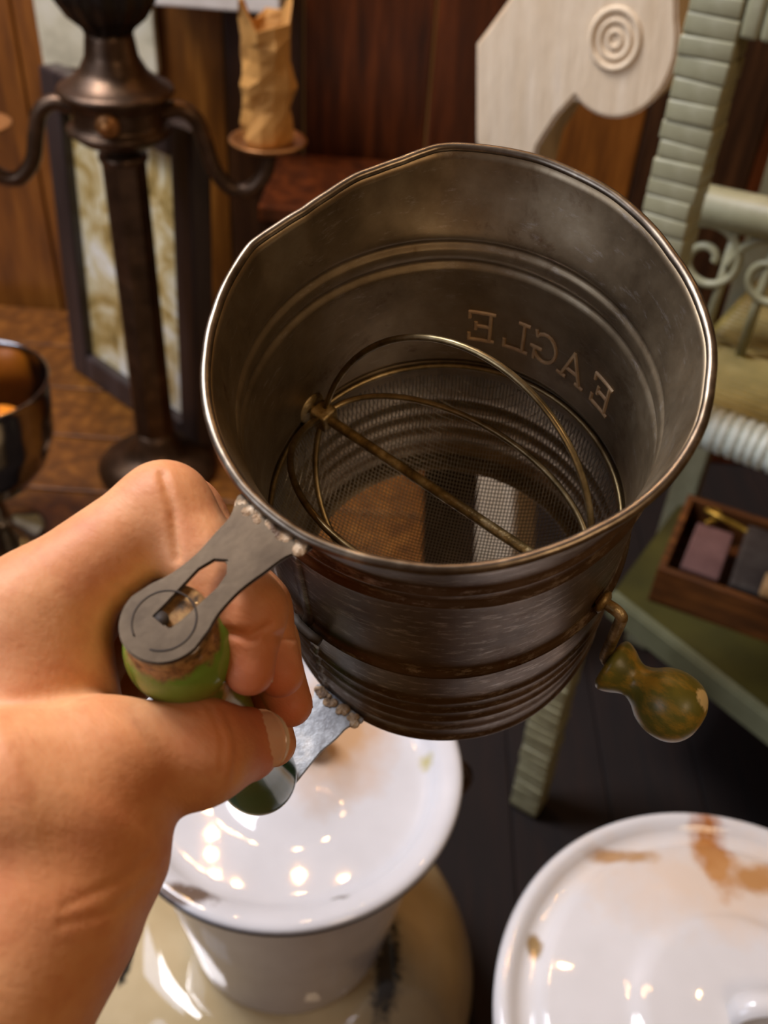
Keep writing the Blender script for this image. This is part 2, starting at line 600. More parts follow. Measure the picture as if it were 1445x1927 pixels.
def arm(sg, ang):
    pts = [(.04, up(.683)), (.062, up(.688)), (.078, up(.678)), (.086, up(.655)), (.094, up(.628)), (.112, up(.609)), (.132, up(.611)), (.147, up(.630)), (.150, up(.655))]
    ca, sa_ = math.cos(ang), math.sin(ang)
    P = spline([(x * ca, x * sa_, z) for x, z in pts], 8)
    am = mesh('arm', *tube(P, .0082, 12), 'bronze', cd)
    c = (.150 * ca, .150 * sa_, 0)
    mesh('bobeche', *lathe(dense([(0, up(.654)), (.012, up(.652)), (.030, up(.656)), (.0405, up(.662)), (.0395, up(.664)), (.028, up(.660)), (.012, up(.659)), (0, up(.659))], .004), 48, c=c), 'copper', am)
    mesh('candle_socket', *lathe([(0, up(.659)), (.010, up(.659)), (.010, up(.685)), (.0, up(.685))], 24, c=c), 'bronze', am)


arm(1, 0.06)
arm(-1, PI + .06)

# crumpled kraft paper sleeve on the right-hand bobeche
def crumple(t, r, h, k):
    q = 1 + .14 * math.sin(2 * t + h * 40) + .07 * math.sin(3 * t - h * 90 + 1) + .05 * math.sin(5 * t + h * 150)
    z = h
    if h > .11:
        z = h + .012 * math.sin(t * 2 + .8) + .008 * math.sin(5 * t)
    return r * q, z


pp = mesh('paper_sleeve', *lathe([(.0225, .0), (.0245, .006), (.024, .02), (.0215, .034), (.0225, .046), (.0255, .056), (.0245, .066), (.024, .08), (.026, .095), (.0275, .112), (.029, .122),
                                 (.0275, .122), (.026, .11), (.0245, .095), (.0225, .08), (.0235, .06), (.020, .035), (.0215, .006)], 11, rfun=crumple), 'paper', None, False)
pp.location = (-.297 + .150 * math.cos(.06), .985 + .150 * math.sin(.06), .6605)
tag(pp, 'crumpled brown paper sleeve wrapped round the candle socket on the candelabra', 'paper')

# ------------------------------------------------------------------ steel compote with oranges
cp = thing('compote_bowl', 'polished steel pedestal bowl of oranges standing on the dark bench', 'bowl', (-.447, .835, BZ), (0, 0, 0))
cp.scale = (1.08, 1.08, 1.1)
mesh('foot', *lathe(dense([(0, 0), (.045, 0), (.046, .004), (.03, .012), (.012, .022), (.009, .045), (.012, .06), (0, .062)], .005), 48), 'steel', cp)
mesh('bowl', *lathe(dense([(0, .06), (.02, .062), (.045, .075), (.064, .10), (.074, .13), (.077, .165), (.078, .19), (.0795, .192), (.0775, .193), (.0765, .19), (.0755, .165), (.072, .13), (.062, .102), (.044, .078), (.02, .066), (0, .065)], .006), 64), 'steel', cp)
for (dx, dy, dz, lab) in ((.040, -.024, .160, 'bright orange at the near rim inside the steel pedestal bowl'), (-.03, .028, .145, 'second orange behind the front one inside the steel pedestal bowl')):
    og = thing('orange', lab, 'fruit', (-.447 + dx, .835 + dy, BZ + dz))
    mesh('peel', *lathe([(.0335 * math.sin(PI * i / 16), -.0335 * math.cos(PI * i / 16)) for i in range(17)], 32), 'orange', og)
    mesh('stem_button', *lathe([(0, .0325), (.003, .0335), (.002, .0348), (0, .035)], 12), 'wood_brown', og)

# ------------------------------------------------------------------ white scroll corbel
co = thing('scroll_bracket', 'chalky white carved wooden scroll bracket standing behind the sifter', 'bracket', (.165, .94, 0), (0, math.radians(-7.5), math.radians(-27)))


def arc(cx, cz, r, a0, a1, n, ry=None):
    return [(cx + r * math.cos(math.radians(a0 + (a1 - a0) * i / n)), cz + (ry or r) * math.sin(math.radians(a0 + (a1 - a0) * i / n))) for i in range(n + 1)]


# outline in the x-z plane (metres), the front face looks to -y
hd = (.118, .790)
out = [(-.010, 0.0), (.075, 0.0), (.055, .03), (.046, .10), (.044, .60), (.046, .650), (.056, .700), (.072, .728)]
out += arc(hd[0], hd[1], .047, 228, 380, 22, .060)
out += [(.158, .85), (.12, .92), (.06, .92), (.048, .850), (.010, .80), (-.002, .785), (-.002, .70), (.003, .685), (.001, .67), (.005, .655), (.006, .60), (.0, .3)]
v, f = extrude_poly([(x * 1.1, z) for x, z in out], [], .07, .003)
R = Matrix.Rotation(math.radians(90), 4, 'X')
bb = mesh('bracket_body', *xf((v, f), R), 'corbel', co, False)
bb.location = (0, .025, 0)
for (r, w) in ((.022, .0028), (.014, .0022), (.006, .002)):
    ring = [(hd[0] * 1.1 + r * .95 * math.cos(t * 2 * PI / 40) - .002, -.070, hd[1] + .004 + r * 1.05 * math.sin(t * 2 * PI / 40)) for t in range(40)]
    mesh('carved_ring', *tube(ring, w, 8, True), 'corbel', bb)
    
# ------------------------------------------------------------------ green wicker stand
PX = Vector((.2, .678, 0))
sy = math.radians(-32)
ws_ = thing('wicker_stand', 'sage green painted wicker stand with wrapped post, seat and lower shelf', 'stand', PX, (0, math.radians(-.7), sy))
fp = mesh('post', *box(-.0165, .0165, -.014, .014, 0, .93, .004), 'wicker', ws_, False)
wb = None
z = .006
k = 0
while z < .92:
    h = random.uniform(.0115, .0145)
    if wb is None:
        wb = mesh('wrap', *box(-.0176, .0176, -.0152, .0152, -.0062, .0062, .0018), 'wicker', fp, True)
        wb.location = (0, 0, z + h / 2)
    else:
        share('wrap', wb, fp, (random.uniform(-.0006, .0006), random.uniform(-.0006, .0006), z + h / 2), (random.uniform(-.03, .03), random.uniform(-.045, .045), random.uniform(-.03, .03)), (1 + random.uniform(-.03, .04), 1, h / .0124))
    z += h
# other posts of the stand
for (x, y) in ((.50, 0), (0, .34), (.50, .34)):
    mesh('post', *box(x - .0165, x + .0165, y - .014, y + .014, 0, .93, .004), 'wicker', ws_, False)
# top rail with wraps
tpr = mesh('top_rail', *box(0.01, .5, -.012, .012, .862, .892, .004), 'wicker', ws_, False)
tr = None
for i in range(16):
    x = .024 + i * .0125
    if tr is None:
        tr = mesh('rail_wrap', *box(-.006, .006, -.0145, .0145, -.0175, .0175, .003), 'wicker', tpr, True)
        tr.location = (x, 0, .877)
    else:
        share('rail_wrap', tr, tpr, (x, random.uniform(-.0008, .0008), .877), (0, random.uniform(-.06, .06), random.uniform(-.06, .06)))
# seat
SZ = .575
mesh('seat_panel', *box(.01, .5, .03, .34, SZ - .02, SZ - .004, .002), 'wicker_olive', ws_, False)
V, F = [], []
for i in range(30):
    y = .05 + i * .0095
    pts = [(.012 + j * .012, y, SZ - .002 + .0022 * math.sin(j * PI / 1.0 + i * PI)) for j in range(41)]
    V, F = join((V, F), tube(pts, .0042, 6))
o = mesh('seat_weave', V, F, 'wicker_olive', ws_)
o['kind'] = 'stuff'
srl = mesh('seat_rail', *tube([(0.012, .028, SZ - .012), (.5, .028, SZ - .012)], .0165, 16), 'wicker_edge', ws_)
se = None
for i in range(56):
    x = .02 + i * .0085
    if se is None:
        se = mesh('strand', *tube([(-.004, 0, 0), (-.0025, 0, 0), (.0025, 0, 0), (.004, 0, 0)], lambda s: .0165 if s in (0, 1) else .0188, 14), 'wicker_edge', srl)
        se.location = (x, .028, SZ - .012)
    else:
        share('strand', se, srl, (x, .028, SZ - .012), (0, 0, random.uniform(-.12, .12)))
# arm roll and curls below it
P = spline([(-.03, .14, .698), (.02, .14, .70), (.10, .135, .706), (.2, .13, .715), (.32, .13, .72), (.48, .13, .72)], 8)
mesh('arm_roll', *tube(P, .017, 16), 'wicker', ws_)
for i, cx_ in enumerate((.0, .055, .115, .175)):
    pts = [(cx_ + (.006 + .0032 * t) * math.cos(t * 1.0), .135, .655 + (.006 + .0032 * t) * math.sin(t)) for t in np.linspace(0, 9.5, 40)]
    mesh('curl', *tube(pts, .0038, 8), 'wicker', ws_)
for i in range(9):
    x = -.02 + i * .035
    mesh('spindle', *tube([(x, .14, SZ), (x + .002, .136, .69)], .0045, 8), 'wicker', ws_)
# lower shelf
LZ = .262
vf = extrude_poly([(.0, .126), (.5, -.040), (.52, .36), (.0, .36)], [], .018, .003)
mesh('lower_shelf', *xf(vf, Matrix.Translation((0, 0, LZ - .018))), 'shelf_green', ws_, False)
vf = extrude_poly([(.0, .114), (.5, -.052), (.5, -.038), (.0, .128)], [], .034, .003)
mesh('shelf_rail', *xf(vf, Matrix.Translation((0, 0, LZ - .030))), 'shelf_rail', ws_, False)

# crate and contents on the lower shelf
ca_ = math.radians(-24)
CR = Vector((.300, .775, LZ))
cr = thing('wooden_crate', 'shallow brown wooden crate of odds and ends on the lower green shelf', 'crate', CR, (0, 0, ca_))
CW, CD, CH, T = .20, .15, .05, .008
mesh('bottom', *box(0, CW, 0, CD, 0, .006, .001), 'crate', cr, False)
for (x0, x1, y0, y1) in ((0, CW, 0, T), (0, CW, CD - T, CD), (0, T, T, CD - T), (CW - T, CW, T, CD - T)):
    mesh('side', *box(x0, x1, y0, y1, .0, CH, .0015), 'crate', cr, False)


def incrate(x, y, z):
    q = Matrix.Rotation(ca_, 3, 'Z') @ Vector((x, y, z))
    return CR + q


tb = thing('tin_box', 'grey tin box with dull lid lying in the wooden crate', 'tin', incrate(.075, .018, .0065), (0, 0, ca_))
mesh('body', *box(0, .085, 0, .11, 0, .034, .003), 'tinbox', tb, False)
mesh('lid', *box(-.001, .086, -.001, .111, .034, .044, .004), 'tinbox', tb, False)
pb = thing('card_box', 'small plum coloured box in the left end of the crate', 'box', incrate(.022, .03, .0065), (0, 0, ca_))
mesh('body', *box(0, .04, 0, .085, 0, .026, .002), 'plum', pb, False)
mesh('lid', *box(-.001, .041, -.001, .086, .026, .033, .002), 'plum', pb, False)
rb = mesh('brass_ribbon', *tube(spline([(0, 0, 0), (.012, .012, .006), (.006, .024, .004), (-.004, .014, .008), (.014, .006, .01), (.04, .004, .006), (.055, -.002, .004)], 8), lambda s: .003, 8), 'brass', None)
rb.location = incrate(.03, .115, .042)
rb.rotation_euler = (0, 0, ca_)
tag(rb, 'twisted brass ribbon lying at the back of the wooden crate', 'ribbon')
ck = mesh('cork', *lathe(dense([(0, 0), (.012, 0), (.0135, .003), (.0135, .05), (.012, .053), (0, .053)], .004), 28), 'cork', None)
ck.location = incrate(.105, .015, .0645)
ck.rotation_euler = (0, math.radians(90), ca_)
tag(ck, 'pale tan cork lying on the grey tin in the crate', 'cork')

# ------------------------------------------------------------------ enamel pail on a cream enamel pot
PC = Vector((-.0547, .4129, .4202))
cpz = .20
cm = thing('cream_pot', 'chipped cream enamel pot with domed top beneath the white pail', 'pot', (PC.x - .02, PC.y, 0))
mesh('body', *lathe(dense([(0, 0), (.165, 0), (.172, .01), (.178, .09), (.181, .11), (0, .11)], .01), 72), 'cream', cm)
mesh('lid', *lathe(dense([(0, .112), (.186, .112), (.188, .118), (.184, .126), (.176, .145), (.162, .162), (.145, .176), (.125, .188), (.11, .196), (.095, .1995), (0, .20)], .008), 72), 'cream', cm)
pa = thing('enamel_pail', 'white enamel pail with wide rim and star-like bulb reflections in its lid', 'pail', (PC.x, PC.y, cpz))
RZ = PC.z - cpz
mesh('body', *lathe(dense([(0, 0), (.080, 0), (.084, .004), (.097, .10), (.108, RZ - .02), (.113, RZ - .006)], .008), 72), 'pail', pa)
o = mesh('lid', *lathe(dense([(.1245, -.004), (.1255, -.001), (.124, .0015), (.119, .002), (.108, -.002), (.106, -.008), (.101, -.0138), (.096, -.0148), (.057, -.0148), (.048, -.0138), (.03, -.0085), (.012, -.006), (0, -.006)], .004), 96), 'pail_lid', pa)
o.location = (0, 0, RZ)
mesh('rim_edge', *lathe([(.1235 + .0022 * math.cos(a), -.0045 + .002 * math.sin(a)) for a in np.linspace(0, 2 * PI, 9)[:-1]], 96, closed=True), 'enamel_dark_edge', pa).location = (0, 0, RZ)
mesh('lid_knob', *lathe(dense([(0, -.008), (.011, -.008), (.008, .0), (.014, .008), (.012, .014), (0, .016)], .003), 32), 'enamel_dark_edge', o).location = (.012, .022, 0)
ear = spline([(.108, .03, -.03), (.128, .035, -.035), (.136, .037, -.055), (.128, .035, -.075), (.107, .03, -.08)], 6)
mesh('bail_ear', *tube(ear, .004, 8), 'bronze', pa).location = (0, 0, RZ)

# ------------------------------------------------------------------ white stock pot with flat lid
LC = Vector((.2395, .2554, .4079))
sp = thing('stock_pot', 'large white enamel stock pot with stained lid beside the pail', 'pot', (LC.x, LC.y, 0))
mesh('body', *lathe(dense([(0, 0), (.13, 0), (.136, .006), (.140, .06), (.141, LC.z - .02), (.1405, LC.z - .012), (0, LC.z - .012)], .012), 72), 'stock_pot', sp)
lid_prof = [(.146, -.014), (.1505, -.012), (.151, -.004), (.148, .0015), (.142, .0015), (.138, -.003), (.134, -.0055), (.127, -.005), (.121, .001), (.10, .0045), (.072, .0075), (.068, .0095), (.062, .0125), (.03, .014), (0, .0145)]
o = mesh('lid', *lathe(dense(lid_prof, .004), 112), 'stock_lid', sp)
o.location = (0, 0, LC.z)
hp = spline([(-.014, .0, .0125), (-.010, .003, .022), (.0, .004, .0285), (.018, .004, .031), (.034, .003, .028), (.042, 0, .020), (.046, -.003, .0125)], 8)
V, F = [], []
for p in hp:
    V += [(p.x, p.y + .008, p.z + .002), (p.x, p.y - .008, p.z + .002), (p.x, p.y - .008, p.z - .002), (p.x, p.y + .008, p.z - .002)]
for i in range(len(hp) - 1):
    a_ = i * 4
    for k in range(4):
        F.append((a_ + k, a_ + (k + 1) % 4, a_ + 4 + (k + 1) % 4, a_ + 4 + k))
mesh('strap_handle', V, F, 'stock_lid', o, True)

# ------------------------------------------------------------------ flour sifter (local frame in millimetres / 1000)
SM = Matrix(((-0.57812132, 0.81233047, -0.07677849, 0.02179943), (-0.74380241, -0.56335002, -0.35971479, 0.23892819),
             (-0.33546045, -0.15085076, 0.92989802, 0.77097614), (0, 0, 0, 1)))
sf = thing('flour_sifter', 'old tin hand-crank flour sifter with green wooden handle held up by the hand', 'sifter')
sf.matrix_world = SM
mm = .001
dev = [(-180, 60.9), (-174, 61.3), (-164, 62.4), (-152, 62.8), (-144, 63.1), (-140, 62.7), (-131, 59.2), (-124, 57.7), (-119, 57.2), (-110, 55.0), (-101, 53.8), (-92, 54.4), (-84, 55.6), (-75, 54.9), (-61, 54.3),
       (-48, 54.5), (-37, 55.3), (-10, 57.6), (8, 58.2), (14, 58.0), (26, 57.6), (37, 57.6), (44, 57.3), (57, 56.7), (68, 56.6), (76, 57.0), (88, 57.4), (104, 57.6), (115, 57.3), (126, 57.7), (137, 57.6), (153, 57.9), (167, 59.4), (176, 60.6), (180, 60.9)]
DA, DR = np.array([d[0] for d in dev]), np.array([d[1] for d in dev])


def rimr(t):
    a = (math.degrees(t) + 180) % 360 - 180
    return float(np.interp([a - .8, a, a + .8], DA, DR, period=360).mean())


HZ = 132.0


def bead(z, c, w, h):
    return h * math.exp(-((z - c) / w) ** 2)


def wall(z):
    r = 52.0
    r += bead(z, 109.9, 1.5, 1.25) + bead(z, 102.4, 1.5, 1.25)
    r += bead(z, 58.9, 1.2, 1.3) + (0.6 if z < 58.9 else 0)
    for c in (37, 29, 21):
        r += bead(z, c, 1.6, 1.0)
    r += bead(z, 12, 2.4, .8)
    r += bead(z, 2.0, 1.6, 1.1)
    return r


zs = sorted(set(list(np.arange(0, HZ + .01, 2.0)) + [c + d for c in (109.9, 102.4, 58.9, 37, 29, 21, 12, 2) for d in (-3, -2.2, -1.5, -.9, -.4, 0, .4, .9, 1.5, 2.2, 3)]))
zs = [z for z in zs if 0 <= z <= HZ]
prof = [(wall(z), z, 1) for z in zs] + [(wall(z) - .55, z, -1) for z in reversed(zs)]
# turned-in bottom flange
prof += [(wall(0) - .55, 0, 0), (48.5, .6, 0), (48.3, 0, 0), (49, -.5, 0)]


def body_r(t, r, z, k):
    if z > 111:
        s = ((z - 111) / (HZ - 111))
        s = s * s * (3 - 2 * s) * .35 + s * .65
        r += (rimr(t) - 52.6) * s
    # small dents
    if z < 105:
        r += .25 * math.sin(3 * t + z * .03) + .12 * math.sin(7 * t - z * .05)
    return r * mm, z * mm


bd = mesh('body', *lathe([(a, b) for a, b, _ in prof], 360, rfun=body_r, closed=True), 'tin', sf)
bd.data.materials.append(M['tin_outside'])
np_, no_ = len(prof), len(zs) - 1
bd.data.polygons.foreach_set('material_index', [1 if (i % np_) < no_ else 0 for i in range(len(bd.data.polygons))])
N = 360
rp = []
for j in range(N):
    t = 2 * PI * j / N
    r = rimr(t) + .15
    rp.append((r * math.cos(t) * mm, r * math.sin(t) * mm, (HZ + .2) * mm))
mesh('rim_wire', *tube(rp, .00125, 12, True), 'tin_rim', sf)

# side seam, a folded strip down the wall, and its clip
def on_wall(ad, z, off):
    t = math.radians(ad)
    r, zz = body_r(t, wall(z) + off, z, 0)
    return (r * math.cos(t), r * math.sin(t), zz)


V, F = [], []
zz = list(np.arange(2, 130, 1.5))
for z in zz:
    for da, off in ((-2.0, .0), (-1.5, .6), (1.5, .6), (2.0, .0)):
        V.append(on_wall(-6 + da + (130 - z) * -.015, z, off))
for i in range(len(zz) - 1):
    for k in range(3):
        a_ = i * 4 + k
        F.append((a_, a_ + 1, a_ + 5, a_ + 4))
mesh('side_seam', V, F, 'tin_outside', sf)
mesh('seam_clip', *tube([on_wall(-11, 58.9, 1.6), on_wall(-8, 58.9, 2.0), on_wall(-3, 58.9, 2.0), on_wall(0, 58.9, 1.6)], .0014, 10), 'dark_groove', sf)

# handle straps
HX, HY = 88.0, -2.0


def strap_outline(x_in, w_in, w_neck, r_disc):
    up_ = [(x_in - 1.5, w_in), (x_in, w_in + .2), (x_in + 4, w_in - 2.0), (x_in + 9, w_neck + .7), (x_in + 15, w_neck), (x_in + 21, w_neck + .5), (HX - 4, r_disc - .8)]
    sp_ = [(p.x, p.y) for p in spline([(a, b, 0) for a, b in up_], 4)]
    disc = [(HX + r_disc * math.cos(a), r_disc * math.sin(a)) for a in np.linspace(math.radians(88), math.radians(-88), 25)]
    low = [(a, -b) for a, b in reversed(sp_)]
    return [((x) * mm, (y + HY * max(0, min(1, (x - x_in) / (HX - x_in)))) * mm) for x, y in sp_ + disc + low]


slot = [(71.2, .2), (73.2, 2.1), (76.5, 2.7), (85.6, 2.1), (88.6, 1.6), (88.6, -2.6), (85.6, -2.6), (76, -2.9), (72.6, -1.9)]
slot = [(x * mm, (y - 1.6) * mm) for x, y in slot]
vf = extrude_poly(strap_outline(59.2, 9.8, 6.4, 8.9), [slot], .0011, .0003)
tst = mesh('top_strap', *xf(vf, Matrix.Translation((0, 0, .1302))), 'strap', sf, False)
ring = [((HX + 6.3 * math.cos(t)) * mm, (HY + 6.3 * math.sin(t)) * mm, .13125) for t in np.linspace(math.radians(20), math.radians(340), 50)]
mesh('disc_groove', *tube(ring, .00022, 6), 'dark_groove', tst)
mesh('tang', *lathe([(0, 130.4 * mm), (1.7 * mm, 130.4 * mm), (1.7 * mm, 131.0 * mm), (0, 131.2 * mm)], 16, c=((HX + .3) * mm, (HY - 1.0) * mm, 0)), 'dark_groove', tst)
vf = extrude_poly(strap_outline(54.5, 9.5, 6.6, 8.6), [], .0011, .0003)
bst = mesh('bottom_strap', *xf(vf, Matrix.Translation((0, 0, .0030))), 'strap_grey', sf, False)
# crusty solder along both joints
for nm, xx, z0, sp_y in (('solder', 59.8, 131.1, (-7, -3.5, .5, 4, 7.5)), ('solder', 55.3, 4.4, (-7, -2.5, 2, 7))):
    V, F = [], []
    for y in sp_y:
        for q in range(7):
            cx_, cy_ = xx + random.uniform(-1.0, 1.2) - abs(y) * .05, y + random.uniform(-1.6, 1.6)
            rr = random.uniform(.8, 1.7)
            pr = [(rr * math.sin(PI * i / 6) * mm, -rr * .2 * math.cos(PI * i / 6) * mm) for i in range(7)]
            V, F = join((V, F), lathe(pr, 10, c=(cx_ * mm, cy_ * mm, z0 * mm)))
    mesh(nm, V, F, 'solder', tst if z0 > 50 else bst)

# wooden handle
hprof = [(0, 129.6), (8.6, 129.6), (9.0, 128.8), (8.9, 126), (9.4, 124.2), (10.6, 122.2), (11.5, 119), (11.6, 115.5), (10.9, 111.5), (10.2, 107), (9.4, 102), (8.8, 96), (8.4, 88), (8.2, 74), (8.2, 60), (8.4, 48), (8.8, 38), (9.5, 30),
         (10.5, 23), (11.3, 17), (11.5, 13), (11.0, 9), (9.8, 6), (8.6, 4.9), (0, 4.7)]
hs = [(max(p.x, 0), p.y) for p in spline([(a, b, 0) for a, b in hprof[3:-1]], 5)]
hs = [hprof[0], hprof[1], hprof[2]] + hs + [hprof[-1]]
mesh('handle', *lathe([(a * mm, b * mm) for a, b in hs], 64, c=(HX * mm, HY * mm, 0)), 'handle', sf)

# letters embossed in the wall: upright slab capitals that read from outside
def arc_pts(cx_, cy_, rx, ry, a0, a1, n=9):
    return [(cx_ + rx * math.cos(math.radians(a0 + (a1 - a0) * i / n)), cy_ + ry * math.sin(math.radians(a0 + (a1 - a0) * i / n))) for i in range(n + 1)]


GL = {
    'E': [[(-3, 0), (-3, 12)], [(-4.2, 0), (3.4, 0)], [(-4.2, 12), (3.4, 12)], [(-3, 6.2), (1.4, 6.2)], [(3.4, 0), (3.4, 2.6)], [(3.4, 12), (3.4, 9.6)], [(1.4, 4.8), (1.4, 7.6)]],
    'A': [[(-3.6, 0), (0, 12)], [(0, 12), (3.6, 0)], [(-2.4, 4), (2.4, 4)], [(-5, 0), (-2.2, 0)], [(2.2, 0), (5, 0)]],
    'G': [arc_pts(0, 6, 3.9, 6, 42, 330, 16), [(3.4, 4.6), (3.4, 0)], [(1.2, 4.9), (4.6, 4.9)], [(2.9, 10), (3.4, 12)]],
    'L': [[(-2.4, 0), (-2.4, 12)], [(-4, 0), (3.6, 0)], [(-4, 12), (-.8, 12)], [(3.6, 0), (3.6, 3)]],
}


def letter(ch_, ad):
    V, F = [], []
    for st_ in GL[ch_]:
        for (x0, y0), (x1, y1) in zip(st_, st_[1:]):
            L_ = math.hypot(x1 - x0, y1 - y0)
            if L_ < 1e-6:
                continue
            ux, uy = (x1 - x0) / L_, (y1 - y0) / L_
            x0e, y0e, x1e, y1e = x0 - ux * .3, y0 - uy * .3, x1 + ux * .3, y1 + uy * .3
            n = max(1, int(L_ / 2))
            base = len(V)
            w_ = .62
            for i in range(n + 1):
                s = i / n
                px_, py_ = x0e + (x1e - x0e) * s, y0e + (y1e - y0e) * s
                for (o_, dep) in ((-w_, 0), (-w_ * .55, -.55), (w_ * .55, -.55), (w_, 0)):
                    X_, Y_ = px_ - uy * o_, py_ + ux * o_
                    t = math.radians(ad) + X_ / 52.0
                    z_ = 71.4 + Y_
                    r_, zz_ = body_r(t, 52 - .50 + dep, z_, 0)
                    V.append((r_ * math.cos(t), r_ * math.sin(t), zz_))
            for i in range(n):
                for k in range(3):
                    a_ = base + i * 4 + k
                    F.append((a_, a_ + 1, a_ + 5, a_ + 4))
            F.append((base, base + 1, base + 2, base + 3))
            e_ = base + n * 4
            F.append((e_ + 3, e_ + 2, e_ + 1, e_))
    return mesh('letter', V, F, 'letter', sf, False)


for ch_, ad in (('E', 157.3), ('A', 170.9), ('G', 182.4), ('L', 193.2), ('E', 205.6)):
    letter(ch_, ad)

# screen: woven wire cloth formed into a bowl
def bowl_z(x, y):
    q = min(1.0, math.hypot(x, y) / 51.2)
    return 57.5 - 44.5 * max(0.0, 1 - q ** 2.3) ** (1 / 2.0)


V, F = [], []
pitch = 1.12
nline = int(51 / pitch)
vv, ff = [], []


def ribbon_wire(P, r=.00017):
    """a four-sided wire along P"""
    base = len(vv)
    n = len(P)
    P = np.array(P) * mm
    d = np.gradient(P, axis=0)
    d /= np.linalg.norm(d, axis=1)[:, None]
    s = np.cross(d, [0, 0, 1.0])
    s /= np.maximum(np.linalg.norm(s, axis=1), 1e-9)[:, None]
    u = np.cross(s, d)
    for i in range(n):
        for a in (s[i], u[i], -s[i], -u[i]):
            vv.append(P[i] + a * r)
    for i in range(n - 1):
        for k in range(4):
            ff.append((base + i * 4 + k, base + i * 4 + (k + 1) % 4, base + i * 4 + 4 + (k + 1) % 4, base + i * 4 + 4 + k))


rot = math.radians(24)
cr_, sr_ = math.cos(rot), math.sin(rot)
for dirn in (0, 1):
    for i in range(-nline, nline + 1):
        c_ = i * pitch
        half = math.sqrt(max(0, 51.0 ** 2 - c_ * c_))
        if half < 3:
            continue
        th_ = np.linspace(-PI / 2, PI / 2, max(6, int(half / 1.6)))
        P = []
        for s in np.sin(th_) * half:
            x, y = (s, c_) if dirn == 0 else (c_, s)
            x, y = x * cr_ - y * sr_, x * sr_ + y * cr_
            P.append((x, y, bowl_z(x, y)))
        ribbon_wire(P)
o = mesh('wire_screen', vv, ff, 'screen', sf)
o['kind'] = 'stuff'
ringp = [(51.2 * math.cos(t) * mm, 51.2 * math.sin(t) * mm, 57.8 * mm) for t in np.linspace(0, 2 * PI, 97)[:-1]]
mesh('screen_hoop', *tube(ringp, .0010, 8, True), 'wire', sf)

# agitator: axle, hubs and four bent wires
AZ = 62.6
mesh('axle', *tube([(0, y * mm, AZ * mm) for y in np.linspace(-51, 46, 20)], lambda s: .0016, 12), 'axle', sf)
mesh('bearing_plate', *lathe([(0, 0), (5.5 * mm, 0), (5.0 * mm, .9 * mm), (0, 1.2 * mm)], 20, 'y', (0, -51.6 * mm, AZ * mm)), 'axle', sf)
for y in (-46, 45):
    v, f = box(-.0031, .0031, (y - 3) * mm, (y + 3) * mm, (AZ - 3.6) * mm, (AZ + 3.6) * mm, .0009)
    mesh('hub', v, f, 'axle', sf, True)
for phi, ry, rr in ((111, 46, 48.5), (176, 46, 26), (32, 46, 45), (309, 46, 41)):
    e = np.array([math.cos(math.radians(phi)), 0, math.sin(math.radians(phi))])
    P = []
    for t in np.linspace(0, PI, 41):
        c_, s_ = math.cos(t), math.sin(t)
        P.append(np.array([0, -ry * c_, AZ]) * mm + e * rr * s_ * mm)
    mesh('agitator_wire', *tube(P, .0010, 8), 'wire', sf)

# crank
crk = spline([(0, 46, AZ), (0, 55, AZ), (0, 57.6, AZ), (.0, 59.6, AZ - 1.2), (0, 60, AZ - 4), (0, 60, AZ - 18), (0, 60, 34), (0, 60.2, 31.5), (0, 61.5, 30.2), (0, 66, 30)], 6)
mesh('crank', *tube([p * mm for p in crk], .0017, 12), 'axle', sf)
mesh('crank_bush', *lathe([(0, 0), (3.2 * mm, 0), (3.4 * mm, 1.4 * mm), (2.2 * mm, 2.2 * mm), (0, 2.4 * mm)], 20, 'y', (0, 52.8 * mm, AZ * mm)), 'axle', sf)
kp = [(0, 61.6), (6.8, 61.6), (8.0, 62.4), (8.3, 63.8), (7.4, 66.2), (5.9, 68.8), (5.4, 70.8), (6.4, 73.4), (8.6, 76.2), (10.0, 79.5), (10.4, 83), (9.7, 86.8), (7.5, 90), (4, 91.9), (0, 92.4)]
kps = [kp[0]] + [(max(p.x, 0), p.y) for p in spline([(a, b, 0) for a, b in kp[1:]], 5)]
mesh('knob', *lathe([(a * mm, b * mm) for a, b in kps], 56, 'y', (0, 0, 30 * mm)), 'knob', sf)

# ------------------------------------------------------------------ the hand (one continuous skin, sifter-local millimetres)
HLO, HHI, HS = np.array([50., -60., 46.]), np.array([228., 52., 150.]), .75


